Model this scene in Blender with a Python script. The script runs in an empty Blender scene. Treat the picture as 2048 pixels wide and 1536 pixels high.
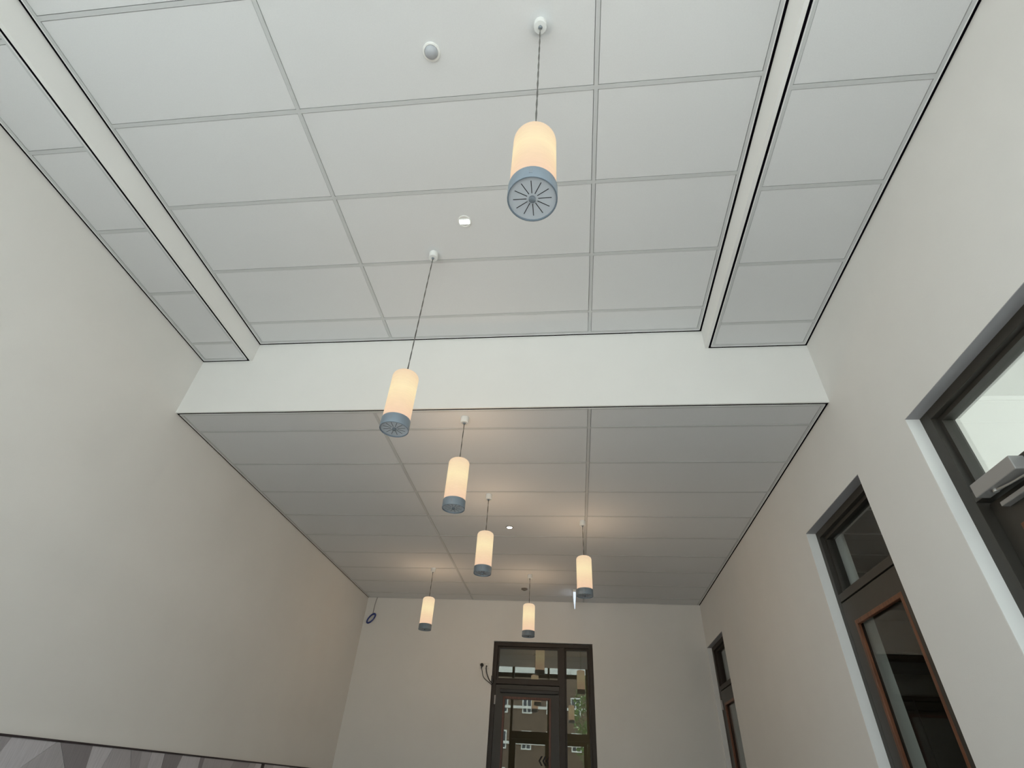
import bpy, bmesh, math, random
from mathutils import Vector, Matrix
random.seed(7)

# ------------------------------------------------------------------ camera, sky, exposure
S = bpy.context.scene
COL = S.collection
EYE = 1.15                       # height of the lens above the floor


def H(z):                        # heights below are measured from the lens
    return z + EYE


def cam_axes(yaw, pitch, roll):
    fw = Vector((math.sin(yaw) * math.cos(pitch), math.cos(yaw) * math.cos(pitch), math.sin(pitch)))
    rt = Vector((math.cos(yaw), -math.sin(yaw), 0))
    up = rt.cross(fw)
    c, s = math.cos(roll), math.sin(roll)
    return rt * c + up * s, up * c - rt * s, fw


rt, up, fw = cam_axes(-0.1378, 0.6665, 0.0643)
cd = bpy.data.cameras.new('camera')
cd.sensor_width = 36.0
cd.lens = 36.0 * 1039.23 / 2048.0
cd.clip_start = 0.02
cam = bpy.data.objects.new('camera', cd)
cam.matrix_world = Matrix(((rt.x, up.x, -fw.x, 0), (rt.y, up.y, -fw.y, 0), (rt.z, up.z, -fw.z, EYE), (0, 0, 0, 1)))
COL.objects.link(cam)
S.camera = cam

SKY_STRENGTH = 3.3
SUN_STRENGTH = 13.4
LAMP_WATTS = 40.0
S.view_settings.view_transform = 'Standard'
S.view_settings.look = 'None'
S.view_settings.gamma = 1.0
S.view_settings.use_curve_mapping = False
S.view_settings.exposure = 0.0
world = bpy.data.worlds.new('overcast_sky')
S.world = world
world.use_nodes = True
bg = world.node_tree.nodes['Background']
bg.inputs[0].default_value = (0.86, 0.95, 1.0, 1)
bg.inputs[1].default_value = SKY_STRENGTH
sun = bpy.data.lights.new('sun', 'SUN')
sun.energy = SUN_STRENGTH
sun.angle = math.radians(1.5)
sun.color = (1.0, 0.985, 0.965)
suno = bpy.data.objects.new('sun', sun)
suno.rotation_euler = (math.radians(14), 0, math.radians(-6))     # high, from the street side
COL.objects.link(suno)
S.cycles.max_bounces = 14
S.cycles.diffuse_bounces = 8
S.cycles.glossy_bounces = 6
S.cycles.transmission_bounces = 8
S.cycles.transparent_max_bounces = 16
S.cycles.sample_clamp_indirect = 6.0


def portal(name, loc, sx, sy, rot):
    l = bpy.data.lights.new(name, 'AREA')
    l.shape = 'RECTANGLE'
    l.size, l.size_y = sx, sy
    l.cycles.is_portal = True
    o = bpy.data.objects.new(name, l)
    o.location = loc
    o.rotation_euler = rot
    COL.objects.link(o)


# room measures (metres, lens at x = y = 0, looking along +y)
XL, XR, YB, YF, Y0 = -3.4396, 1.9867, 8.8433, 3.4248, -0.3
XCL, XCR = -2.9447, 1.1675
Z1, Z2, Z3 = H(2.479), H(3.2638), H(3.0627)
ZBEAM, ZFAS = H(2.478), H(3.0617)
ZSLAB = 4.75
portal('daylight_portal', ((XL + XR) / 2, Y0 - 0.12, 2.1), 5.3, 4.2, (math.radians(90), 0, 0))
portal('daylight_portal', (4.3, Y0 - 0.12, 1.8), 3.9, 3.4, (math.radians(90), 0, 0))


# ------------------------------------------------------------------ materials
def nodes(m):
    m.use_nodes = True
    return m.node_tree.nodes, m.node_tree.links, m.node_tree.nodes['Principled BSDF']


def mat(name, col, rough=0.6, metal=0.0, grain=0.0, gscale=60.0, bump=0.0, bscale=300.0, spec=0.5):
    m = bpy.data.materials.new(name)
    n, l, b = nodes(m)
    b.inputs['Base Color'].default_value = (*col, 1)
    b.inputs['Roughness'].default_value = rough
    b.inputs['Metallic'].default_value = metal
    b.inputs['Specular IOR Level'].default_value = spec
    tc = n.new('ShaderNodeTexCoord')
    if grain:
        t = n.new('ShaderNodeTexNoise')
        t.inputs['Scale'].default_value = gscale
        t.inputs['Detail'].default_value = 4
        l.new(tc.outputs['Object'], t.inputs['Vector'])
        r = n.new('ShaderNodeValToRGB')
        r.color_ramp.elements[0].position, r.color_ramp.elements[1].position = 0.3, 0.7
        r.color_ramp.elements[0].color = (*[c * (1 - grain) for c in col], 1)
        r.color_ramp.elements[1].color = (*[min(1, c * (1 + grain)) for c in col], 1)
        l.new(t.outputs['Fac'], r.inputs['Fac'])
        l.new(r.outputs['Color'], b.inputs['Base Color'])
    if bump:
        t = n.new('ShaderNodeTexNoise')
        t.inputs['Scale'].default_value = bscale
        t.inputs['Detail'].default_value = 3
        l.new(tc.outputs['Object'], t.inputs['Vector'])
        bp = n.new('ShaderNodeBump')
        bp.inputs['Strength'].default_value = bump
        bp.inputs['Distance'].default_value = 0.002
        l.new(t.outputs['Fac'], bp.inputs['Height'])
        l.new(bp.outputs['Normal'], b.inputs['Normal'])
    return m


def glass_mat(name, tint, refl):
    """double glazing: mirror-like reflection over clear, slightly tinted transmission"""
    m = bpy.data.materials.new(name)
    m.use_nodes = True
    n, l = m.node_tree.nodes, m.node_tree.links
    n.remove(n['Principled BSDF'])
    out = n['Material Output']
    tr = n.new('ShaderNodeBsdfTransparent')
    tr.inputs[0].default_value = (*tint, 1)
    gl = n.new('ShaderNodeBsdfGlossy')
    gl.inputs['Roughness'].default_value = 0.0
    lw = n.new('ShaderNodeLayerWeight')
    lw.inputs['Blend'].default_value = 0.5
    pw = n.new('ShaderNodeMath')
    pw.operation = 'POWER'
    pw.inputs[1].default_value = 5.0
    l.new(lw.outputs['Facing'], pw.inputs[0])
    mu = n.new('ShaderNodeMath')
    mu.operation = 'MULTIPLY_ADD'
    mu.use_clamp = True
    mu.inputs[1].default_value = 0.9
    mu.inputs[2].default_value = refl
    l.new(pw.outputs[0], mu.inputs[0])
    mx = n.new('ShaderNodeMixShader')
    l.new(mu.outputs[0], mx.inputs[0])
    l.new(tr.outputs[0], mx.inputs[1])
    l.new(gl.outputs[0], mx.inputs[2])
    l.new(mx.outputs[0], out.inputs[0])
    return m


def shade_mat(name):
    """opal acrylic lamp shade, lit from inside: warm, hottest at two thirds of its height"""
    m = bpy.data.materials.new(name)
    n, l, b = nodes(m)
    out = n['Material Output']
    b.inputs['Base Color'].default_value = (0.2, 0.19, 0.18, 1)
    b.inputs['Roughness'].default_value = 0.35
    tc = n.new('ShaderNodeTexCoord')
    sp = n.new('ShaderNodeSeparateXYZ')
    l.new(tc.outputs['Generated'], sp.inputs[0])
    r = n.new('ShaderNodeValToRGB')
    e = r.color_ramp.elements
    e[0].position, e[0].color = 0.0, (0.93, 0.62, 0.43, 1)
    e[1].position, e[1].color = 1.0, (0.90, 0.65, 0.44, 1)
    for p, c in ((0.3, (0.97, 0.71, 0.445, 1)), (0.58, (1.04, 0.86, 0.51, 1)), (0.82, (0.98, 0.76, 0.47, 1))):
        x = e.new(p)
        x.color = c
    l.new(sp.outputs['Z'], r.inputs['Fac'])
    w = n.new('ShaderNodeTexNoise')
    w.inputs['Scale'].default_value = 22
    mp = n.new('ShaderNodeMapping')
    mp.inputs['Scale'].default_value = (1, 1, 9)
    l.new(tc.outputs['Object'], mp.inputs[0])
    l.new(mp.outputs[0], w.inputs['Vector'])
    ma = n.new('ShaderNodeMath')
    ma.operation = 'MULTIPLY_ADD'
    ma.inputs[1].default_value = 0.12
    ma.inputs[2].default_value = 0.84
    l.new(w.outputs['Fac'], ma.inputs[0])
    l.new(r.outputs['Color'], b.inputs['Emission Color'])
    l.new(ma.outputs[0], b.inputs['Emission Strength'])
    ge = n.new('ShaderNodeNewGeometry')
    mc = n.new('ShaderNodeMix')
    mc.data_type = 'RGBA'
    mc.inputs['A'].default_value = (0.10, 0.095, 0.09, 1)
    mc.inputs['B'].default_value = (0.0, 0.0, 0.0, 1)
    l.new(ge.outputs['Backfacing'], mc.inputs['Factor'])
    l.new(mc.outputs['Result'], b.inputs['Base Color'])
    b.inputs['Specular IOR Level'].default_value = 0.0
    tr = n.new('ShaderNodeBsdfTransparent')
    tr.inputs[0].default_value = (1, 0.95, 0.88, 1)
    mx = n.new('ShaderNodeMixShader')
    mx.inputs[0].default_value = 0.88
    l.new(tr.outputs[0], mx.inputs[1])
    l.new(b.outputs[0], mx.inputs[2])
    l.new(mx.outputs[0], out.inputs[0])
    return m


def emit_mat(name, col, k):
    m = bpy.data.materials.new(name)
    n, l, b = nodes(m)
    b.inputs['Base Color'].default_value = (*col, 1)
    b.inputs['Emission Color'].default_value = (*col, 1)
    b.inputs['Emission Strength'].default_value = k
    return m


def grain_mat(name, col, ang, amount):
    """grey wood-look laminate with straight grain along one direction"""
    m = bpy.data.materials.new(name)
    n, l, b = nodes(m)
    b.inputs['Roughness'].default_value = 0.5
    tc = n.new('ShaderNodeTexCoord')
    mp = n.new('ShaderNodeMapping')
    mp.inputs['Rotation'].default_value = (ang, 0, 0)
    mp.inputs['Scale'].default_value = (1, 90, 4)
    l.new(tc.outputs['Object'], mp.inputs[0])
    t = n.new('ShaderNodeTexNoise')
    t.inputs['Scale'].default_value = 1.6
    t.inputs['Detail'].default_value = 5
    l.new(mp.outputs[0], t.inputs['Vector'])
    r = n.new('ShaderNodeValToRGB')
    r.color_ramp.elements[0].position, r.color_ramp.elements[1].position = 0.3, 0.75
    r.color_ramp.elements[0].color = (*[c * (1 - amount) for c in col], 1)
    r.color_ramp.elements[1].color = (*[c * (1 + amount) for c in col], 1)
    l.new(t.outputs['Fac'], r.inputs['Fac'])
    l.new(r.outputs['Color'], b.inputs['Base Color'])
    return m


def wood_mat(name, c0, c1):
    m = bpy.data.materials.new(name)
    n, l, b = nodes(m)
    b.inputs['Roughness'].default_value = 0.45
    tc = n.new('ShaderNodeTexCoord')
    mp = n.new('ShaderNodeMapping')
    mp.inputs['Scale'].default_value = (30, 30, 2.5)
    l.new(tc.outputs['Object'], mp.inputs[0])
    t = n.new('ShaderNodeTexNoise')
    t.inputs['Scale'].default_value = 2.0
    t.inputs['Detail'].default_value = 6
    l.new(mp.outputs[0], t.inputs['Vector'])
    r = n.new('ShaderNodeValToRGB')
    r.color_ramp.elements[0].position, r.color_ramp.elements[1].position = 0.35, 0.7
    r.color_ramp.elements[0].color = (*c0, 1)
    r.color_ramp.elements[1].color = (*c1, 1)
    l.new(t.outputs['Fac'], r.inputs['Fac'])
    l.new(r.outputs['Color'], b.inputs['Base Color'])
    return m


WALL = mat('wall_paint', (0.75, 0.732, 0.703), 0.85, grain=0.012, gscale=3, bump=0.25, bscale=420, spec=0.2)
WHITE = mat('white_plaster', (0.81, 0.805, 0.785), 0.8, grain=0.01, gscale=3, bump=0.15, bscale=300, spec=0.2)
TILE = mat('ceiling_tile_fleece', (0.70, 0.705, 0.71), 0.95, grain=0.015, gscale=140, bump=0.3, bscale=700, spec=0.1)
GRID = mat('ceiling_grid_metal', (0.565, 0.575, 0.575), 0.6, spec=0.25)
LIP = mat('white_trim_metal', (0.8, 0.8, 0.8), 0.5)
GAP = mat('shadow_gap_black', (0.005, 0.004, 0.006), 1.0, spec=0.0)
FLOOR = mat('floor_vinyl', (0.27, 0.27, 0.275), 0.4, grain=0.06, gscale=8)
SOFFIT_SHADE = mat('soffit_shade_grey', (0.36, 0.35, 0.36), 0.6)  # tone of the door soffits, their shade put into the colour
FRAME = mat('door_frame_paint', (0.040, 0.036, 0.030), 0.45, grain=0.05, gscale=20, spec=0.4)
BROWNFRAME = mat('dark_brown_frame_paint', (0.026, 0.018, 0.013), 0.5, grain=0.06, gscale=20, spec=0.4)
WOOD = wood_mat('glazing_bead_hardwood', (0.105, 0.036, 0.014), (0.185, 0.066, 0.027))
BWOOD = wood_mat('dark_red_hardwood', (0.07, 0.020, 0.010), (0.14, 0.045, 0.02))
STEEL = mat('satin_steel', (0.62, 0.62, 0.61), 0.38, 0.9)
HINGE = mat('grey_hinge_paint', (0.46, 0.44, 0.44), 0.4)
ALU = mat('closer_silver_paint', (0.36, 0.35, 0.34), 0.45, 0.35)
LAMPGREY = mat('lamp_collar_grey_paint', (0.22, 0.265, 0.31), 0.42, 0.25)
LAMPDISC = mat('lamp_bottom_grey_paint', (0.63, 0.655, 0.69), 0.5, 0.1)
KNOB = mat('lamp_knob_grey', (0.22, 0.25, 0.28), 0.45, 0.2)
SLOT = mat('slot_dark', (0.008, 0.008, 0.01), 0.7)
CUP = mat('white_plastic', (0.80, 0.80, 0.78), 0.4)
CORD = mat('clear_grey_cord', (0.10, 0.095, 0.085), 0.35)
BLACK = mat('black_plastic', (0.008, 0.007, 0.007), 0.45)
GREYLENS = mat('sensor_lens_grey', (0.42, 0.44, 0.47), 0.12)
DARKLENS = mat('detector_grey', (0.16, 0.145, 0.13), 0.4)
BLUE = mat('blue_network_cable', (0.03, 0.05, 0.22), 0.45)
CABLEGREY = mat('grey_cable', (0.16, 0.155, 0.15), 0.5)
LED = emit_mat('led_lens', (0.85, 1.0, 0.97), 2.6)
SPOT = emit_mat('spot_lens', (1.0, 0.98, 0.92), 2.6)
EXITM = emit_mat('exit_sign_glow', (0.72, 0.84, 0.98), 0.75)
SHADE = shade_mat('opal_lamp_shade')
GLASS = glass_mat('door_glass', (0.96, 0.985, 0.97), 0.05)
BGLASS = glass_mat('back_door_glass', (0.78, 0.82, 0.76), 0.16)
FGLASS = glass_mat('shopfront_glass', (0.95, 0.975, 0.97), 0.04)
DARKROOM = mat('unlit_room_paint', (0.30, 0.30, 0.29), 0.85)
DARKCAB = mat('dark_cabinet_laminate', (0.05, 0.05, 0.048), 0.6)
BRICK = mat('brown_brick', (0.15, 0.105, 0.075), 0.9, grain=0.25, gscale=1.2)
PAVE = mat('street_paving', (0.38, 0.38, 0.37), 0.9, grain=0.12, gscale=2)
WPVC = mat('white_window_frame', (0.75, 0.74, 0.68), 0.5)
WINPANE = mat('far_window_pane', (0.05, 0.06, 0.075), 0.08)
LEAF = mat('leaf_green', (0.09, 0.17, 0.035), 0.6, grain=0.4, gscale=3)
BARK = mat('bark', (0.10, 0.075, 0.05), 0.9, grain=0.3, gscale=12)
VAN = mat('pale_blue_van_paint', (0.35, 0.48, 0.70), 0.3)
TYRE = mat('tyre_rubber', (0.015, 0.015, 0.016), 0.8)
VEN = {k: [grain_mat('grey_laminate_%s' % k, c, a, 0.13) for a in (0.5, -0.5)] for k, c in
       dict(light=(0.55, 0.53, 0.56), mid=(0.44, 0.42, 0.44), grey=(0.35, 0.33, 0.345), dark=(0.25, 0.23, 0.245)).items()}
SEAM = mat('panel_seam_dark', (0.03, 0.022, 0.026), 0.6)


# ------------------------------------------------------------------ mesh helpers
def box(bm, x0, x1, y0, y1, z0, z1, bev=0.0):
    x0, x1 = min(x0, x1), max(x0, x1)
    y0, y1 = min(y0, y1), max(y0, y1)
    z0, z1 = min(z0, z1), max(z0, z1)
    v = [bm.verts.new(p) for p in ((x0, y0, z0), (x1, y0, z0), (x1, y1, z0), (x0, y1, z0), (x0, y0, z1), (x1, y0, z1), (x1, y1, z1), (x0, y1, z1))]
    fs = [bm.faces.new([v[i] for i in q]) for q in ((0, 3, 2, 1), (4, 5, 6, 7), (0, 1, 5, 4), (1, 2, 6, 5), (2, 3, 7, 6), (3, 0, 4, 7))]
    if bev:
        es = list({e for f in fs for e in f.edges})
        bmesh.ops.bevel(bm, geom=es, offset=bev, segments=2, affect='EDGES', profile=0.5)


def lathe(bm, prof, seg=32, cx=0, cy=0, cz=0):
    """prof = [(r, z), ...]; r = 0 closes to a point"""
    rings = []
    for r, z in prof:
        if r < 1e-6:
            rings.append([bm.verts.new((cx, cy, cz + z))])
        else:
            rings.append([bm.verts.new((cx + r * math.cos(2 * math.pi * i / seg), cy + r * math.sin(2 * math.pi * i / seg), cz + z)) for i in range(seg)])
    for a, b in zip(rings, rings[1:]):
        for i in range(seg):
            j = (i + 1) % seg
            if len(a) == 1 and len(b) == 1:
                continue
            if len(a) == 1:
                bm.faces.new((a[0], b[j], b[i]))
            elif len(b) == 1:
                bm.faces.new((a[i], a[j], b[0]))
            else:
                bm.faces.new((a[i], a[j], b[j], b[i]))


def tube(bm, pts, r, seg=10):
    pts = [Vector(p) for p in pts]
    rings = []
    ref = Vector((0.31, 0.87, 0.38)).normalized()
    for i, p in enumerate(pts):
        t = (pts[min(i + 1, len(pts) - 1)] - pts[max(i - 1, 0)]).normalized()
        a = t.cross(ref)
        if a.length < 1e-4:
            a = t.cross(Vector((1, 0, 0)))
        a.normalize()
        b = t.cross(a)
        rr = r[i] if isinstance(r, (list, tuple)) else r
        rings.append([bm.verts.new(p + a * rr * math.cos(2 * math.pi * k / seg) + b * rr * math.sin(2 * math.pi * k / seg)) for k in range(seg)])
    for a, b in zip(rings, rings[1:]):
        for k in range(seg):
            j = (k + 1) % seg
            bm.faces.new((a[k], a[j], b[j], b[k]))
    bm.faces.new(rings[0][::-1])
    bm.faces.new(rings[-1])


def spline(pts, n=10):
    pts = [Vector(p) for p in pts]
    out = []
    for i in range(len(pts) - 1):
        p0, p1, p2, p3 = pts[max(i - 1, 0)], pts[i], pts[i + 1], pts[min(i + 2, len(pts) - 1)]
        for k in range(n):
            t = k / n
            out.append(0.5 * ((2 * p1) + (p2 - p0) * t + (2 * p0 - 5 * p1 + 4 * p2 - p3) * t * t + (3 * p1 - p0 - 3 * p2 + p3) * t ** 3))
    out.append(pts[-1])
    return out


def link(name, bm, m, parent=None, smooth=False, loc=None):
    bmesh.ops.recalc_face_normals(bm, faces=bm.faces[:])
    me = bpy.data.meshes.new(name)
    bm.to_mesh(me)
    bm.free()
    me.materials.append(m)
    if smooth:
        me.shade_smooth()
        me.set_sharp_from_angle(angle=math.radians(40))
    o = bpy.data.objects.new(name, me)
    COL.objects.link(o)
    if parent:
        o.parent = parent
    if loc:
        o.location = loc
    return o


def boxes(name, bs, m, parent=None, bev=0.0):
    bm = bmesh.new()
    for b in bs:
        box(bm, *b, bev=bev)
    return link(name, bm, m, parent)


def struct(o, label=None):
    o['kind'] = 'structure'
    if label:
        o['label'] = label
    return o


def tag(o, label, cat, group=None):
    o['label'], o['category'] = label, cat
    if group:
        o['group'] = group
    return o


def empty(name, loc, rz=0.0, parent=None):
    o = bpy.data.objects.new(name, None)
    o.empty_display_size = 0.1
    o.location = loc
    o.rotation_euler = (0, 0, rz)
    COL.objects.link(o)
    if parent:
        o.parent = parent
    return o


# ------------------------------------------------------------------ room shell
ZH = H(1.866)                    # head of every door opening
D1 = (1.38, 2.77)
D2 = (3.437, 4.488)
D3 = (7.81, 8.822)
BX0, BX1 = -1.247, 0.283         # opening in the back wall
WT = 0.30

struct(boxes('floor', [(XL - 0.3, XR + 4.4, Y0 - 0.1, YB + 3.6, -0.12, 0.0)], FLOOR))
struct(boxes('wall_left', [(XL - 0.3, XL, Y0 - 0.1, YB + 0.3, 0, ZSLAB)], WALL))
rb, y = [], Y0 - 0.1
for a, b in (D1, D2, D3):
    rb += [(XR, XR + WT, y, a, 0, ZSLAB), (XR, XR + WT, a, b, ZH, ZSLAB)]
    y = b
rb.append((XR, XR + WT, y, YB + 0.3, 0, ZSLAB))
struct(boxes('wall_right', rb, WALL))
struct(boxes('wall_back', [(XL, BX0, YB, YB + 0.3, 0, ZSLAB), (BX1, XR, YB, YB + 0.3, 0, ZSLAB), (BX0, BX1, YB, YB + 0.3, ZH + 0.004, ZSLAB)], WALL))
struct(boxes('wall_front', [(XL, XR, Y0 - 0.25, Y0, 4.40, ZSLAB)], WALL))

# beam face across the room and the two stepped fascias of the raised ceiling
struct(boxes('trim_1', [(XL, XR, YF, YF + 0.013, ZBEAM, ZSLAB)], WHITE))
struct(boxes('trim_2', [(XCL - 0.024, XCL, Y0, YF, ZFAS, ZSLAB)], WHITE))
struct(boxes('trim_3', [(XCR, XCR + 0.024, Y0, YF, ZFAS, ZSLAB)], WHITE))

# ------------------------------------------------------------------ ceilings: tiles, grid bars, edge profiles
ceil = struct(boxes('ceiling', [(XL - 0.3, XR + 0.3, Y0 - 0.25, YB + 0.3, ZSLAB, ZSLAB + 0.15)], DARKROOM))
TILE_ME, BAR_ME = {}, {}


def part_box(name, cache, dx, dy, dz, loc, m, bev):
    key = (name, round(dx, 3), round(dy, 3), dz)
    if key not in cache:
        bm = bmesh.new()
        box(bm, -dx / 2, dx / 2, -dy / 2, dy / 2, 0, dz, bev)
        bmesh.ops.recalc_face_normals(bm, faces=bm.faces[:])
        me = bpy.data.meshes.new(name)
        bm.to_mesh(me)
        bm.free()
        me.materials.append(m)
        cache[key] = me
    o = bpy.data.objects.new(name, cache[key])
    o.location = loc
    o.parent = ceil
    COL.objects.link(o)


def ceiling_field(x0, x1, y0, y1, z, xs, ys, gaps):
    """x0..y1 = faces of the surrounding walls; gaps = shadow gap on the (left, right, near, far) side"""
    GW = 0.017
    gx0, gx1 = x0 + GW * gaps[0], x1 - GW * gaps[1]
    gy0, gy1 = y0 + GW * gaps[2], y1 - GW * gaps[3]
    bw, hb = 0.024, 0.012
    # black backing inside the shadow gap
    bk = []
    if gaps[0]:
        bk.append((x0, gx0, y0, y1, z + 0.002, z + 0.03))
    if gaps[1]:
        bk.append((gx1, x1, y0, y1, z + 0.002, z + 0.03))
    if gaps[2]:
        bk.append((gx0, gx1, y0, gy0, z + 0.002, z + 0.03))
    if gaps[3]:
        bk.append((gx0, gx1, gy1, y1, z + 0.002, z + 0.03))
    if bk:
        boxes('shadow_gap', bk, GAP, ceil)
    # edge profile: thin white lip next to the gap, grey flange inside it
    lw, fw_ = 0.006, 0.024
    boxes('edge_lip', [(gx0, gx0 + lw, gy0, gy1, z - 0.002, z + 0.03), (gx1 - lw, gx1, gy0, gy1, z - 0.002, z + 0.03),
                       (gx0, gx1, gy0, gy0 + lw, z - 0.002, z + 0.03), (gx0, gx1, gy1 - lw, gy1, z - 0.002, z + 0.03)], LIP, ceil)
    ix0, ix1, iy0, iy1 = gx0 + fw_, gx1 - fw_, gy0 + fw_, gy1 - fw_
    for b in ((gx0 + lw, ix0, gy0 + lw, gy1 - lw), (ix1, gx1 - lw, gy0 + lw, gy1 - lw), (ix0, ix1, gy0 + lw, iy0), (ix0, ix1, iy1, gy1 - lw)):
        boxes('edge_profile', [(*b, z, z + 0.02)], GRID, ceil)
    ex = [ix0] + [v for x in xs for v in (x - hb, x + hb)] + [ix1]
    ey = [iy0] + [v for yy in ys for v in (yy - hb, yy + hb)] + [iy1]
    cols = [(ex[i], ex[i + 1]) for i in range(0, len(ex), 2)]
    rows = [(ey[i], ey[i + 1]) for i in range(0, len(ey), 2)]
    for x in xs:
        part_box('main_runner', BAR_ME, bw, iy1 - iy0, 0.03, (x, (iy0 + iy1) / 2, z), GRID, 0)
    for yy in ys:
        for a, b in cols:
            part_box('cross_tee', BAR_ME, b - a, bw, 0.029, ((a + b) / 2, yy, z + 0.0006), GRID, 0)
    for a, b in cols:
        for c, d in rows:
            part_box('ceiling_tile', TILE_ME, b - a - 0.005, d - c - 0.005, 0.02, ((a + b) / 2, (c + d) / 2, z + 0.003), TILE, 0.0015)


ks = lambda t0, a, b: [t0 + 0.6 * k for k in range(a, b + 1)]
ceiling_field(XCL, XCR, Y0, YF, Z2, [-1.633, 0.197], ks(0.7381, -2, 4), (1, 1, 0, 1))
ceiling_field(XL, XCL - 0.024, Y0, YF, Z3, [], ks(0.7758, -2, 4), (1, 1, 0, 1))
ceiling_field(XCR + 0.024, XR, Y0, YF, Z3, [], ks(0.7383, -2, 4), (1, 1, 0, 1))
ceiling_field(XL, XR, YF + 0.013, YB, Z1, [-1.647, 0.166], ks(3.1442, 1, 9), (1, 1, 1, 0.35))


# ------------------------------------------------------------------ doors
def ring(u0, u1, z0, z1, w, d0, d1):
    return [(u0, u0 + w, d0, d1, z0, z1), (u1 - w, u1, d0, d1, z0, z1), (u0 + w, u1 - w, d0, d1, z1 - w, z1), (u0 + w, u1 - w, d0, d1, z0, z0 + w)]


def make_door(name, loc, rz, w, R, leaf_d, fm, bm_, gm, jl=0.055, jr=0.055, sidelight=None, stile=0.115, leaf_m=None):
    """local x along the wall, local y into the wall, z up; parts: frame, stops, transom pane, leaf (> beads, pane)"""
    root = struct(empty(name, loc, rz))
    fz_ = ZH
    zt0, zt1 = H(1.290), H(1.345)
    if R > 0.05:                 # white lined reveal on the room side of the frame
        boxes('reveal_lining', [(0.0, 0.004, 0.0005, R, 0, fz_ - 0.004), (w - 0.004, w, 0.0005, R, 0, fz_ - 0.004)], WHITE, root)
        boxes('shaded_soffit', [(0, w, 0.0005, R, fz_ - 0.004, fz_)], SOFFIT_SHADE, root)  # head of the reveal, shade painted in as darker grey
    fd = 0.11
    fz = ZH - 0.002
    boxes('door_jamb', [(0.001, jl, R, R + fd, 0, fz)], fm, root, 0.002)
    boxes('door_jamb', [(w - jr, w - 0.001, R, R + fd, 0, fz)], fm, root, 0.002)
    boxes('door_head', [(jl, w - jr, R, R + fd, fz - 0.055, fz)], fm, root, 0.002)
    lu1 = w - jr
    if sidelight:
        m0, m1 = sidelight
        lu1 = m0
        boxes('mullion', [(m0, m1, R, R + fd, 0, fz - 0.055)], fm, root, 0.002)
        boxes('glazing_stop', ring(m1, w - jr, 0.1, fz - 0.055, 0.026, R + 0.03, R + fd - 0.005), fm, root, 0.001)
        boxes('side_pane', [(m1 + 0.02, w - jr - 0.02, R + 0.058, R + 0.064, 0.12, fz - 0.075)], gm, root)
        boxes('sill_rail', [(m1, w - jr, R, R + fd, 0, 0.1)], fm, root)
    boxes('transom_bar', [(jl, lu1, R, R + fd, zt0, zt1)], fm, root, 0.002)
    boxes('glazing_stop', ring(jl, lu1, zt1, fz - 0.055, 0.026, R + 0.035, R + fd - 0.005), fm, root, 0.001)
    boxes('transom_pane', [(jl + 0.02, lu1 - 0.02, R + 0.058, R + 0.064, zt1 + 0.02, fz - 0.075)], gm, root)
    # leaf
    a, b, d0, d1 = jl + 0.004, lu1 - 0.004, R + leaf_d, R + leaf_d + 0.055
    zt = zt0 - 0.012
    g0, g1, gz0, gz1 = a + stile, b - stile, 0.28, zt - 0.15
    leaf = boxes('door_leaf', [(a, g0, d0, d1, 0.01, zt), (g1, b, d0, d1, 0.01, zt), (g0, g1, d0, d1, gz1, zt), (g0, g1, d0, d1, 0.01, gz0)], leaf_m or fm, root)
    for q in ring(g0, g1, gz0, gz1, 0.03, d0 - 0.003, d0 + 0.024):
        boxes('glazing_bead', [q], bm_, leaf, 0.003)
    boxes('door_pane', [(g0 + 0.01, g1 - 0.01, d0 + 0.026, d0 + 0.032, gz0 + 0.01, gz1 - 0.01)], gm, leaf)
    return root, leaf, (a, b, g0, g1, gz1, d0)


def hinge(parent, u, d, z):
    bm = bmesh.new()
    r = 0.011
    lathe(bm, [(0, -0.058), (r - 0.002, -0.058), (r, -0.055), (r, -0.019), (r - 0.002, -0.018), (r, -0.017), (r, 0.017), (r - 0.002, 0.018), (r, 0.019), (r, 0.055), (r - 0.002, 0.058), (0, 0.058)], 14, u, d, z)
    link('hinge', bm, HINGE, parent, True)


RZ = math.radians(-90)
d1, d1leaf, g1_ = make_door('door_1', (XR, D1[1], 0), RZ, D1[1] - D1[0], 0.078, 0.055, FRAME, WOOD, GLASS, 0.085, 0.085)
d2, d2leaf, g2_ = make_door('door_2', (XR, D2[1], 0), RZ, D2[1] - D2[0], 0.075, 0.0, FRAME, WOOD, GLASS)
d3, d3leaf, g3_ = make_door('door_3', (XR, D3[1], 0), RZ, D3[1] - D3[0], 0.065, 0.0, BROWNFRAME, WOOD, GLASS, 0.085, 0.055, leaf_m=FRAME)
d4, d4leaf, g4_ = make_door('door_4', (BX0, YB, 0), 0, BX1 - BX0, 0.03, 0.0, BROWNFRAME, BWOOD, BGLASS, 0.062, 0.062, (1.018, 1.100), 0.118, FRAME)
for lab, dd in (("near dark framed glass door with a silver closer in right wall", d1), ("middle dark framed glass door with orange brown glazing beads in right wall", d2),
                ("far narrow looking dark glass door beside the back corner", d3), ("dark brown glazed door with sidelight in the back wall", d4)):
    dd['label'] = lab
hinge(d3, 0.092, 0.057, H(1.12))
hinge(d3, 0.092, 0.057, 0.35)
hinge(d4, 0.064, 0.024, H(1.08))
hinge(d4, 0.064, 0.024, 0.35)

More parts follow.
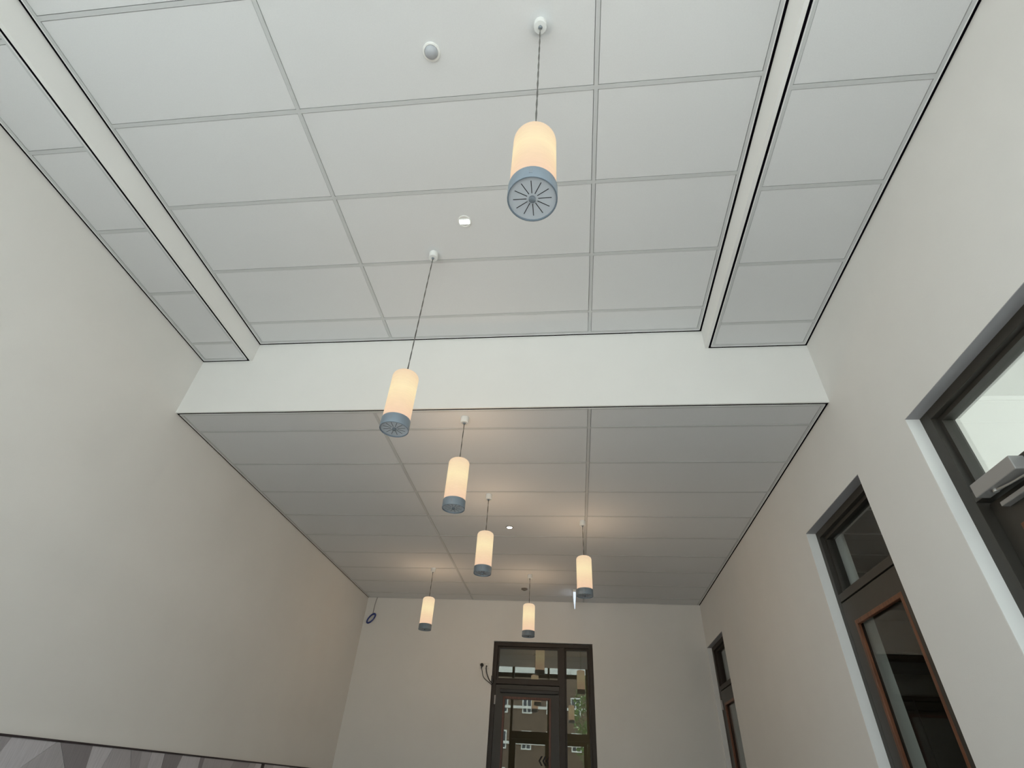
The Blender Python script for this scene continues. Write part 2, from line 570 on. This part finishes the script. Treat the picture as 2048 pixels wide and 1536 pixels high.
# overhead closer of the near door: silver case on the transom bar, arm, slide rail on the leaf
cu0, cu1 = D1[1] - 2.585, D1[1] - 2.285
cl = boxes('closer_case', [(cu0, cu1, 0.012, 0.078, H(1.266), H(1.335))], ALU, d1, 0.004)
bm = bmesh.new()
tube(bm, [(D1[1] - 2.49, 0.045, H(1.262)), (D1[1] - 2.40, 0.05, H(1.252)), (D1[1] - 2.10, 0.075, H(1.24))], [0.007, 0.005, 0.006], 10)
lathe(bm, [(0, -0.012), (0.013, -0.012), (0.013, 0.0), (0, 0.0)], 16, D1[1] - 2.49, 0.045, H(1.266))
link('closer_arm', bm, STEEL, cl, True)
boxes('slide_rail', [(D1[1] - 2.567, D1[1] - 2.05, 0.093, 0.133, H(1.214), H(1.236))], ALU, d1leaf, 0.003)

# black slide rail across the top of the back door
boxes('slide_rail', [(0.135, 1.005, 0.004, 0.03, H(1.172), H(1.222))], BLACK, d4leaf, 0.008)

# three dark chevrons stuck on the back door's pane
for k in range(3):
    x0, zc, dpt = 0.722 + 0.052 * k, H(0.375), g4_[5] + 0.0245
    bm = bmesh.new()
    t, ww, hh = 0.024, 0.036, 0.055
    pts = [(0, 0), (ww, hh), (ww + t, hh), (t, 0), (ww + t, -hh), (ww, -hh)]
    if k == 2:                   # cut by the bead
        lim = g4_[3] - 0.03 - x0
        pts = [(min(px_, lim), pz_) for px_, pz_ in pts]
    f = [bm.verts.new((x0 + px_, dpt, zc + pz_)) for px_, pz_ in pts]
    bk_ = [bm.verts.new((x0 + px_, dpt + 0.001, zc + pz_)) for px_, pz_ in pts]
    for q in ((0, 1, 2, 3), (0, 3, 4, 5)):
        bm.faces.new([f[i] for i in q])
        bm.faces.new([bk_[i] for i in q][::-1])
    link('chevron_sticker', bm, SLOT, d4leaf)

# ------------------------------------------------------------------ pendant lamps
RS, RC = 0.082, 0.086            # shade and collar radius


def make_pendant(ceiling_z, bottom_z):
    root = empty('pendant_lamp', (0, 0, ceiling_z))
    b = bottom_z - ceiling_z
    bm = bmesh.new()
    lathe(bm, [(0, 0.002), (0.033, 0.002), (0.0345, -0.004), (0.035, -0.05), (0.032, -0.056), (0.012, -0.058), (0.011, -0.056), (0, -0.056)], 28)
    link('ceiling_cup', bm, CUP, root, True)
    bm = bmesh.new()
    lathe(bm, [(0, -0.054), (0.0105, -0.054), (0.0105, -0.06), (0.008, -0.064), (0.004, -0.066), (0, -0.066)], 16)
    link('cord_grip', bm, KNOB, root, True)
    top = b + 0.43
    n = max(2, int((-0.06 - top) / 0.04))
    bm = bmesh.new()
    for s in (0, math.pi):
        tube(bm, [(0.0022 * math.cos(s + i * 1.3), 0.0022 * math.sin(s + i * 1.3), -0.058 + (top + 0.058) * i / n) for i in range(n + 1)], 0.0024, 6)
    link('cord', bm, CORD, root, True)
    # shade: opal tube with rounded shoulder
    prof = [(RS, b + 0.058)]
    for k in range(1, 9):
        prof.append((RS, b + 0.058 + (0.365 - 0.032 - 0.058 + 0.05) * k / 8))
    z0 = prof[-1][1]
    for k in range(1, 9):
        a = k / 8 * math.pi / 2
        prof.append((RS - 0.032 * (1 - math.cos(a)), z0 + 0.032 * math.sin(a)))
    prof += [(0.03, z0 + 0.034), (0, z0 + 0.034)]
    bm = bmesh.new()
    lathe(bm, prof, 40)
    link('shade', bm, SHADE, root, True)
    bm = bmesh.new()
    lathe(bm, [(0, z0 + 0.0345), (0.009, z0 + 0.0345), (0.009, z0 + 0.041), (0.004, z0 + 0.046), (0, z0 + 0.046)], 16)
    link('shade_fixing', bm, GAP, root, True)
    bm = bmesh.new()
    lathe(bm, [(RS - 0.004, b + 0.066), (RC - 0.001, b + 0.066), (RC, b + 0.064), (RC, b + 0.001), (RC - 0.001, b), (RC - 0.004, b), (RC - 0.0045, b + 0.002), (RC - 0.0045, b + 0.013), (RS - 0.006, b + 0.03), (RS - 0.006, b + 0.064), (RS - 0.004, b + 0.066)], 40)
    link('collar', bm, LAMPGREY, root, True)
    bm = bmesh.new()
    lathe(bm, [(0, b + 0.0600), (RS - 0.007, b + 0.0600), (RS - 0.007, b + 0.0625), (0, b + 0.0625)], 32)
    link('light_blocker', bm, GAP, root, True)  # added black disc that blocks bulb light from the lamp's bottom
    bm = bmesh.new()
    lathe(bm, [(0, b + 0.008), (RC - 0.0045, b + 0.008), (RC - 0.0045, b + 0.012), (0, b + 0.012)], 40)
    disc = link('bottom_disc', bm, LAMPDISC, root, True)
    sm = bmesh.new()
    box(sm, 0.020, 0.066, -0.0012, 0.0012, b + 0.0072, b + 0.0085)
    sl = link('vent_slot', sm, SLOT, disc)
    for k in range(1, 12):
        c = sl.copy()
        c.rotation_euler = (0, 0, k * math.pi / 6)
        c.parent = disc
        COL.objects.link(c)
    bm = bmesh.new()
    lathe(bm, [(0, b - 0.004), (0.009, b - 0.004), (0.0115, b - 0.002), (0.012, b + 0.009), (0, b + 0.009)], 20)
    link('centre_knob', bm, KNOB, root, True)
    boxes('maker_plate', [(-0.006, 0.006, -RC - 0.0006, -RC + 0.003, b + 0.022, b + 0.046)], KNOB, root)
    return root, z0


PEND = [(-0.109, 0.993, Z2 + 0.003, 1.585, 'white pendant lamp nearest the camera, with its slotted underside in full view'),
        (-1.019, 2.462, Z2 + 0.003, 1.633, 'second nearest pendant lamp, on a long slanting cord below the beam'),
        (-0.878, 3.572, Z1 + 0.003, 1.652, 'pendant lamp just behind the beam, hung from the low ceiling edge'),
        (-0.865, 5.012, Z1 + 0.003, 1.648, 'middle pendant lamp left of the lit ceiling spotlight'),
        (0.126, 5.675, Z1 + 0.003, 1.655, 'rightmost pendant lamp, beside the lit edge of the exit sign'),
        (-1.983, 7.344, Z1 + 0.003, 1.662, 'leftmost pendant lamp, small, in front of the back wall'),
        (-0.608, 7.548, Z1 + 0.003, 1.662, 'small pendant lamp hanging right above the back door')]
for x, y, cz, bz, lab in PEND:
    root, z0 = make_pendant(cz, H(bz))
    root.location = (x, y, cz)
    tag(root, lab, 'lamp', 'opal glass pendant lamps over the hall')
    l = bpy.data.lights.new('lamp_bulb', 'POINT')
    l.energy = LAMP_WATTS
    l.color = (1.0, 0.74, 0.50)
    l.shadow_soft_size = 0.0
    lo = bpy.data.objects.new('lamp_bulb', l)
    lo.parent = root
    lo.location = (0, 0, H(bz) - cz + 0.23)
    COL.objects.link(lo)

# ------------------------------------------------------------------ small ceiling fittings
t = empty('motion_detector', (-0.730, 1.078, Z2 + 0.003))
bm = bmesh.new()
lathe(bm, [(0, 0.001), (0.05, 0.001), (0.051, -0.003), (0.049, -0.008), (0.040, -0.010), (0.037, -0.007), (0, -0.006)], 36)
link('white_ring', bm, CUP, t, True)
bm = bmesh.new()
lathe(bm, [(0.037, -0.007), (0.036, -0.013), (0.031, -0.022), (0.022, -0.029), (0.011, -0.033), (0, -0.034)], 32)
link('sensor_lens', bm, GREYLENS, t, True)
tag(t, 'round white motion detector with a grey domed lens on the high ceiling', 'sensor')


def downlight(name, loc, r, lens, mring, label):
    t = empty(name, loc)
    bm = bmesh.new()
    lathe(bm, [(r * 0.74, 0.001), (r, 0.001), (r, -0.003), (r * 0.96, -0.006), (r * 0.82, -0.006), (r * 0.76, -0.002), (0, -0.001)], 32)
    link('trim_ring', bm, mring, t, True)
    bm = bmesh.new()
    lens(bm)
    link('lens', bm, LED if name == 'emergency_light' else SPOT, t)
    tag(t, label, 'ceiling light')
    return t


def em_lens(bm):
    for k in range(3):
        box(bm, -0.035 + k * 0.0235, -0.035 + k * 0.0235 + 0.0225, -0.020, 0.020, -0.0075, -0.001, 0.002)


def spot_lens(bm):
    lathe(bm, [(0.034, -0.002), (0.031, -0.007), (0.02, -0.009), (0, -0.010)], 24)


t = downlight('emergency_light', (-0.730, 2.188, Z2 + 0.003), 0.05, em_lens, CUP, 'small round emergency light with a bright square lens in the high ceiling')
boxes('lens_bar', [(-0.0365, 0.0365, -0.022, -0.020, -0.0085, -0.001), (-0.0365, 0.0365, 0.020, 0.022, -0.0085, -0.001), (-0.0125, -0.0105, -0.02, 0.02, -0.0085, -0.001), (0.011, 0.013, -0.02, 0.02, -0.0085, -0.001)], CUP, t)
downlight('ceiling_spotlight', (-0.732, 5.863, Z1 + 0.003), 0.045, spot_lens, DARKLENS, 'tiny bright recessed spotlight in the low ceiling between the lamps')
t = empty('smoke_detector', (-0.739, 8.2, Z1 + 0.003))
bm = bmesh.new()
lathe(bm, [(0, 0.001), (0.05, 0.001), (0.05, -0.010), (0.042, -0.016), (0.03, -0.018)], 28)
link('detector_base', bm, DARKLENS, t, True)
bm = bmesh.new()
lathe(bm, [(0.03, -0.018), (0.027, -0.024), (0.012, -0.03), (0, -0.03)], 24)
link('detector_head', bm, DARKLENS, t, True)
tag(t, 'small grey smoke detector on the low ceiling above the back door', 'sensor')

# exit sign seen edge-on, hung from the low ceiling
t = empty('exit_sign', (0.024, 8.2, Z1 + 0.003))
boxes('sign_housing', [(-0.022, 0.022, -0.01, 0.30, -0.03, 0.0)], CUP, t, 0.003)
bm = bmesh.new()
v = [bm.verts.new(p) for p in ((-0.020, 0, -0.03), (0.020, 0, -0.03), (0.006, 0, -0.200), (-0.006, 0, -0.200), (-0.020, 0.29, -0.03), (0.020, 0.29, -0.03), (0.006, 0.29, -0.200), (-0.006, 0.29, -0.200))]
for q in ((0, 1, 2, 3), (7, 6, 5, 4), (0, 4, 5, 1), (1, 5, 6, 2), (2, 6, 7, 3), (3, 7, 4, 0)):
    bm.faces.new([v[i] for i in q])
link('glowing_panel', bm, EXITM, t)
tag(t, 'glowing white exit sign seen edge-on beside the rightmost pendant', 'sign')

# ------------------------------------------------------------------ wall fittings near the back door
t = empty('wall_socket', (-1.372, YB, H(1.515)))
boxes('cover_plate', [(-0.075, 0.075, -0.009, 0.0, -0.038, 0.038)], WALL, t, 0.003)
for sx in (-0.036, 0.036):
    bm = bmesh.new()
    lathe(bm, [(0.019, 0), (0.022, 0), (0.022, 0.004), (0.019, 0.004), (0.019, 0)], 24)
    bmesh.ops.rotate(bm, verts=bm.verts[:], cent=(0, 0, 0), matrix=Matrix.Rotation(math.radians(90), 3, 'X'))
    bmesh.ops.translate(bm, verts=bm.verts[:], vec=(sx, -0.008, 0))
    link('socket_ring', bm, WALL, t, True)
tag(t, 'wall coloured double power socket left of the back door', 'socket')


def cable(name, loc, plug_r, pts, r, label, extra=None):
    t = empty(name, loc)
    bm = bmesh.new()
    tube(bm, spline(pts, 8), r, 8)
    link('cord', bm, BLACK, t, True)
    bm = bmesh.new()
    lathe(bm, [(0, -0.012), (plug_r, -0.012), (plug_r, 0.008), (plug_r * 0.7, 0.014), (0, 0.014)], 20)
    bmesh.ops.rotate(bm, verts=bm.verts[:], cent=(0, 0, 0), matrix=Matrix.Rotation(math.radians(90), 3, 'X'))
    bmesh.ops.translate(bm, verts=bm.verts[:], vec=(0, -0.022, 0))
    if extra:
        tube(bm, [(0, -0.03, -0.005), (-0.002, -0.03, -0.05)], [0.014, 0.007], 10)
    link('plug', bm, BLACK, t, True)
    tag(t, label, 'cable')
    return t


cable('power_cable', (-1.408, YB, H(1.523)), 0.025, [(-0.002, -0.03, -0.05), (0.012, -0.025, -0.085), (0.018, -0.015, -0.12), (0.04, -0.012, -0.165), (0.09, -0.012, -0.205), (0.15, -0.012, -0.245), (0.17, -0.008, -0.262)], 0.0048,
      'thin black cable with a round plug in the left socket outlet', True)
t = cable('door_operator_cable', (-1.336, YB, H(1.51)), 0.009, [(0, -0.03, 0), (-0.002, -0.028, -0.035), (0.006, -0.02, -0.08), (0.03, -0.014, -0.14), (0.06, -0.012, -0.19), (0.085, -0.010, -0.215)], 0.0072,
          'thicker black cable curving from the right socket outlet to the door frame')
boxes('connector', [(0.085, 0.118, -0.02, 0.028, -0.225, -0.125)], BLACK, t, 0.006)

t = empty('network_cable', (-3.273, YB - 0.02, Z1))
bm = bmesh.new()
tube(bm, spline([(0, 0, 0.0), (-0.012, 0, -0.06), (-0.02, -0.002, -0.15), (-0.022, -0.003, -0.27)], 8), 0.0045, 8)
link('cable_drop', bm, CABLEGREY, t, True)
bm = bmesh.new()
pts = []
N = 4
for i in range(N * 24 + 1):
    a = i / 24 * 2 * math.pi
    rr = 1 + 0.05 * math.sin(i / 24 * 1.7)
    u, w = 0.085 * rr * math.cos(a), 0.042 * rr * math.sin(a)
    th = math.radians(52)
    pts.append((-0.035 + u * math.cos(th) - w * math.sin(th) * 0.9, -0.006 + 0.006 * math.sin(i * 0.21), -0.335 + u * math.sin(th) + w * math.cos(th) * 0.9))
tube(bm, pts, 0.011, 8)
link('cable_coil', bm, BLUE, t, True)
tag(t, 'coiled dark blue cable hanging from the ceiling in the left back corner', 'cable')

# ------------------------------------------------------------------ grey patterned panelling low on the left wall
ZW = H(0.117)
wp = empty('wall_panelling', (XL, 0, 0))
boxes('backing_board', [(0, 0.010, Y0 + 0.02, YB - 0.002, 0.08, ZW)], VEN['grey'][0], wp)
boxes('top_edge_strip', [(0, 0.020, Y0 + 0.02, YB - 0.002, ZW, ZW + 0.012)], SEAM, wp, 0.001)
boxes('panel_seam', [(0, 0.0155, 6.735, 6.81, 0.08, ZW)], SEAM, wp)
boxes('panel_seam', [(0, 0.0155, 1.22, 1.28, 0.08, ZW)], SEAM, wp)
# (y on the top edge, y 0.32 m lower) of each joint, tone of the piece that follows it
J = [(1.28, 1.28, 'mid'), (1.62, 1.50, 'light'), (2.05, 2.22, 'dark'), (2.4, 2.27, 'mid'), (2.72, 2.85, 'light'), (3.12, 3.02, 'grey'), (3.511, 3.40, 'light'), (3.866, 3.46, 'mid'),
     (3.895, 4.22, 'dark'), (4.193, 4.26, 'light'), (4.40, 4.32, 'mid'), (4.599, 4.82, 'grey'), (4.73, 4.86, 'mid'), (4.852, 4.92, 'light'), (5.022, 5.10, 'dark'), (5.276, 5.20, 'light'),
     (5.554, 5.62, 'dark'), (5.62, 5.64, 'mid'), (6.149, 5.98, 'grey'), (6.476, 6.36, 'mid'), (6.60, 6.56, 'light'), (6.735, 6.735, None), (6.81, 6.81, 'mid'), (7.02, 7.1, 'light'),
     (7.45, 7.3, 'grey'), (7.8, 7.86, 'light'), (8.2, 8.1, 'dark'), (8.5, 8.55, 'mid'), (YB - 0.004, YB - 0.004, None)]


def piece(poly, tone, k, th):
    bm = bmesh.new()
    f = [bm.verts.new((0.010 + th, y_, z_)) for y_, z_ in poly]
    g = [bm.verts.new((0.010, y_, z_)) for y_, z_ in poly]
    bm.faces.new(f)
    for i in range(len(poly)):
        j = (i + 1) % len(poly)
        bm.faces.new((f[i], f[j], g[j], g[i]))
    link('laminate_piece', bm, VEN[tone][k % 2], wp)


for i, ((a0, a1, tn), (b0, b1, _)) in enumerate(zip(J, J[1:])):
    if tn:
        g = 0.0015
        piece([(a0 + g, ZW - 0.001), (a1 + g, ZW - 0.32), (b1 - g, ZW - 0.32), (b0 - g, ZW - 0.001)], tn, i, 0.004 + 0.0012 * (i % 3))
        for q, (t0, t1) in enumerate(((0.32, 0.75), (0.75, ZW - 0.08))):
            m = (a1 + b1) / 2
            tones = ('light', 'mid', 'grey', 'dark')
            piece([(a1 + g, ZW - t0 - 0.002), (a1 + g, ZW - t1), (b1 - g, ZW - t1)], tones[(i + q) % 4], i + q, 0.004 + 0.001 * ((i + q) % 3))
            piece([(a1 + g, ZW - t0 - 0.002), (b1 - g, ZW - t1 + 0.002), (b1 - g, ZW - t0 - 0.002)], tones[(i + q + 2) % 4], i + q + 1, 0.0045)
tag(wp, 'grey wood look panelling of angled pieces low on the left wall', 'wall panelling')

# ------------------------------------------------------------------ rooms behind the right wall and behind the back door
YP = 3.30                        # partition between the bright and the dark side room
XS = 6.2
struct(boxes('wall_side_partition', [(XR + WT, XS, YP - 0.05, YP + 0.05, 0, 3.6)], WHITE))
struct(boxes('wall_side_bright', [(XS, XS + 0.1, Y0 - 0.1, YP, 0, 3.6)], WHITE))
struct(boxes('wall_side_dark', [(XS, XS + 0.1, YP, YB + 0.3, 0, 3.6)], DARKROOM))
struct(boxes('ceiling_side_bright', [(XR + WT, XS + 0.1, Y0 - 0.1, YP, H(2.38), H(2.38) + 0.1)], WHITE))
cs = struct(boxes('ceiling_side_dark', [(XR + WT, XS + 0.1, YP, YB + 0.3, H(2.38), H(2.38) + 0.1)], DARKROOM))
for k in range(1, 9):
    boxes('grid_bar', [(XR + WT, XS, YP + 0.6 * k, YP + 0.6 * k + 0.02, H(2.38) - 0.006, H(2.38))], GRID, cs)
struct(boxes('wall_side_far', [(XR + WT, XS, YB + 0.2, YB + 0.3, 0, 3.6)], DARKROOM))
cb = boxes('tall_cabinet', [(2.75, 5.6, 7.05, 7.65, 0, H(1.07))], DARKCAB)
boxes('cabinet_door', [(2.77, 3.68, 7.03, 7.05, 0.08, H(1.05))], DARKCAB, cb, 0.004)
boxes('cabinet_door', [(3.70, 4.62, 7.03, 7.05, 0.08, H(1.05))], DARKCAB, cb, 0.004)
boxes('cabinet_door', [(4.64, 5.58, 7.03, 7.05, 0.08, H(1.05))], DARKCAB, cb, 0.004)
tag(cb, 'dark cabinet standing in the unlit room behind the middle door', 'cabinet')
struct(boxes('trim_4', [(XR + WT, XS, 7.0, 7.7, H(1.40), H(1.50))], DARKCAB))
# glazed front of the bright side room
w2 = struct(boxes('window_2', [(XR + WT, XR + WT + 0.08, Y0 - 0.1, Y0 - 0.02, 0, 3.53), (XS - 0.08, XS, Y0 - 0.1, Y0 - 0.02, 0, 3.53), (XR + WT, XS, Y0 - 0.1, Y0 - 0.02, 3.45, 3.53), (XR + WT, XS, Y0 - 0.1, Y0 - 0.02, 0, 0.1), (4.2, 4.27, Y0 - 0.1, Y0 - 0.02, 0.1, 3.45)], FRAME))
boxes('window_pane', [(XR + WT + 0.08, 4.2, Y0 - 0.064, Y0 - 0.056, 0.1, 3.45)], FGLASS, w2)
boxes('window_pane', [(4.27, XS - 0.08, Y0 - 0.064, Y0 - 0.056, 0.1, 3.45)], FGLASS, w2)
rl_ = bpy.data.lights.new('side_room_fill', 'POINT')  # added fill light without a fitting, brightens the side room
rl_.energy = 42.0
rl_.color = (1.0, 0.98, 0.95)
rl_.shadow_soft_size = 0.0
ro_ = bpy.data.objects.new('side_room_fill', rl_)
ro_.location = (4.4, 1.3, 2.6)
COL.objects.link(ro_)
# dim corridor behind the back door
CORR = mat('corridor_paint', (0.42, 0.36, 0.29), 0.85)
cl_ = bpy.data.lights.new('corridor_fill', 'POINT')  # added fill light, lays a warm veil behind the back door glass
cl_.energy = 15.0
cl_.color = (1.0, 0.85, 0.66)
cl_.shadow_soft_size = 0.0
co_ = bpy.data.objects.new('corridor_fill', cl_)
co_.location = (2.0, YB + 2.2, 2.2)
COL.objects.link(co_)
struct(boxes('wall_corridor_left', [(XL - 0.3, XL - 0.2, YB + 0.3, YB + 3.6, 0, 3.6)], CORR))
struct(boxes('wall_corridor_right', [(XR + 0.2, XR + 0.3, YB + 0.3, YB + 3.6, 0, 3.6)], CORR))
struct(boxes('wall_corridor_end', [(XL - 0.3, XR + 0.3, YB + 3.5, YB + 3.6, 0, 3.6)], CORR))
struct(boxes('ceiling_corridor', [(XL - 0.3, XR + 0.3, YB + 0.3, YB + 3.6, 3.5, 3.6)], CORR))

# ------------------------------------------------------------------ glazed front of the hall, behind the camera
w1 = struct(empty('window_1', (0, Y0, 0)))
FT = (-0.12, -0.04)
zt = 4.40
mull = [XL, -1.93, 0.33, XR - 0.07]
for x in mull:
    boxes('mullion', [(x, x + 0.07, *FT, 0, zt)], BROWNFRAME, w1, 0.003)
boxes('mullion', [(-0.83, -0.77, *FT, H(1.445), zt)], BROWNFRAME, w1, 0.003)
boxes('head_rail', [(XL, XR, *FT, zt - 0.04, zt)], BROWNFRAME, w1, 0.003)
boxes('sill_rail', [(XL, XR, *FT, 0, 0.1)], BROWNFRAME, w1, 0.003)
boxes('transom_bar', [(-1.86, 0.33, FT[0] - 0.02, FT[1] + 0.02, H(1.265), H(1.445))], BROWNFRAME, w1, 0.003)
for a, b in ((-1.86, -0.77), (-0.76, 0.33)):
    lf = boxes('entrance_door_leaf', ring(a + 0.005, b - 0.005, 0.1, H(1.26), 0.11, *FT), BROWNFRAME, w1, 0.003)
    boxes('door_pane', [(a + 0.11, b - 0.11, -0.084, -0.076, 0.21, H(1.15))], FGLASS, lf)
for a, b, z0_, z1_ in ((XL + 0.07, -1.93, 0.1, zt - 0.04), (0.40, XR - 0.07, 0.1, zt - 0.04), (-1.86, -0.83, H(1.445), zt - 0.04), (-0.77, 0.33, H(1.445), zt - 0.04)):
    boxes('window_pane', [(a, b, -0.084, -0.076, z0_, z1_)], FGLASS, w1)

# ------------------------------------------------------------------ street outside, seen only as a reflection in the back door
struct(boxes('ground', [(-60, 60, -75, Y0 - 0.26, -0.14, -0.02)], PAVE))
bl = boxes('apartment_building', [(-45, 45, -60, -50, -0.02, 12.2)], BRICK)
boxes('attic_band', [(-45, 45, -50.3, -50, 11.75, 14.5)], WPVC, bl)
for z in (4.6, 7.9):
    boxes('floor_band', [(-45, 45, -50.0, -49.75, z + 0.75, z + 1.0)], WPVC, bl)
for z in (1.6, 4.9, 8.2):
    for k in range(-8, 9):
        x = -5.35 + k * 2.7
        f = boxes('window_frame', ring(x - 0.55, x + 0.55, z, z + 1.7, 0.13, -50.0, -49.9) + [(x - 0.06, x + 0.06, -50.0, -49.9, z + 0.13, z + 1.57)], WPVC, bl)
        boxes('window_pane', [(x - 0.45, x + 0.45, -49.97, -49.95, z + 0.1, z + 1.6)], WINPANE, f)
tag(bl, 'brown brick apartment block mirrored in the back door glass', 'building')


def tree(x, y, h, r, label, cat='tree'):
    t = empty('street_tree', (x, y, -0.02))
    bm = bmesh.new()
    tube(bm, [(0, 0, 0), (0.05, 0, h * 0.4), (0.0, 0.05, h * 0.75)], [0.14, 0.11, 0.05], 10)
    link('trunk', bm, BARK, t, True)
    bm = bmesh.new()
    rnd = random.Random(int(x * 10) + 99)
    for i in range(1500):
        while True:
            p = Vector((rnd.uniform(-1, 1), rnd.uniform(-1, 1), rnd.uniform(-1, 1)))
            if 0.25 < p.length < 1:
                break
        c = Vector((p.x * r, p.y * r, h * 0.66 + p.z * h * 0.36))
        m_ = Matrix.Rotation(rnd.uniform(0, 6.3), 3, Vector((rnd.random() - .5, rnd.random() - .5, rnd.random() - .5)).normalized())
        s = rnd.uniform(0.06, 0.13)
        bm.faces.new([bm.verts.new(c + m_ @ Vector(q) * s) for q in ((-1, 0, 0), (0, -0.6, 0), (1, 0, 0), (0, 0.6, 0))])
    fo = link('foliage', bm, LEAF, t)
    fo['kind'] = 'stuff'
    tag(t, label, cat)


tree(0.95, -18.0, 7.2, 1.15, 'leafy green street tree mirrored in the sidelight of the back door')
tree(2.6, -15.0, 3.6, 1.6, 'low bushy tree outside the entrance beside the parked van')
vb = empty('parked_van', (-0.9, -24.0, -0.02))
bm = bmesh.new()
prof = [(-1.0, 0.35), (1.0, 0.35), (1.0, 1.3), (0.9, 2.55), (-0.9, 2.55), (-1.0, 1.3)]
f = [bm.verts.new((x, -2.3, z)) for x, z in prof]
g = [bm.verts.new((x, 2.3, z)) for x, z in prof]
bm.faces.new(f)
bm.faces.new(g[::-1])
for i in range(6):
    bm.faces.new((f[i], f[(i + 1) % 6], g[(i + 1) % 6], g[i]))
bmesh.ops.bevel(bm, geom=bm.edges[:], offset=0.08, segments=2, affect='EDGES')
link('van_body', bm, VAN, vb, True)
boxes('windscreen', [(-0.8, 0.8, 2.29, 2.32, 1.35, 2.2)], WINPANE, vb, 0.01)
for sx in (-0.92, 0.92):
    for sy in (-1.5, 1.5):
        bm = bmesh.new()
        lathe(bm, [(0, -0.1), (0.2, -0.1), (0.34, -0.09), (0.35, 0), (0.34, 0.09), (0.2, 0.1), (0, 0.1)], 20)
        bmesh.ops.rotate(bm, verts=bm.verts[:], cent=(0, 0, 0), matrix=Matrix.Rotation(math.radians(90), 3, 'Y'))
        bmesh.ops.translate(bm, verts=bm.verts[:], vec=(sx, sy, 0.35))
        link('wheel', bm, TYRE, vb, True)
tag(vb, 'pale blue van parked in the street outside the entrance', 'van')
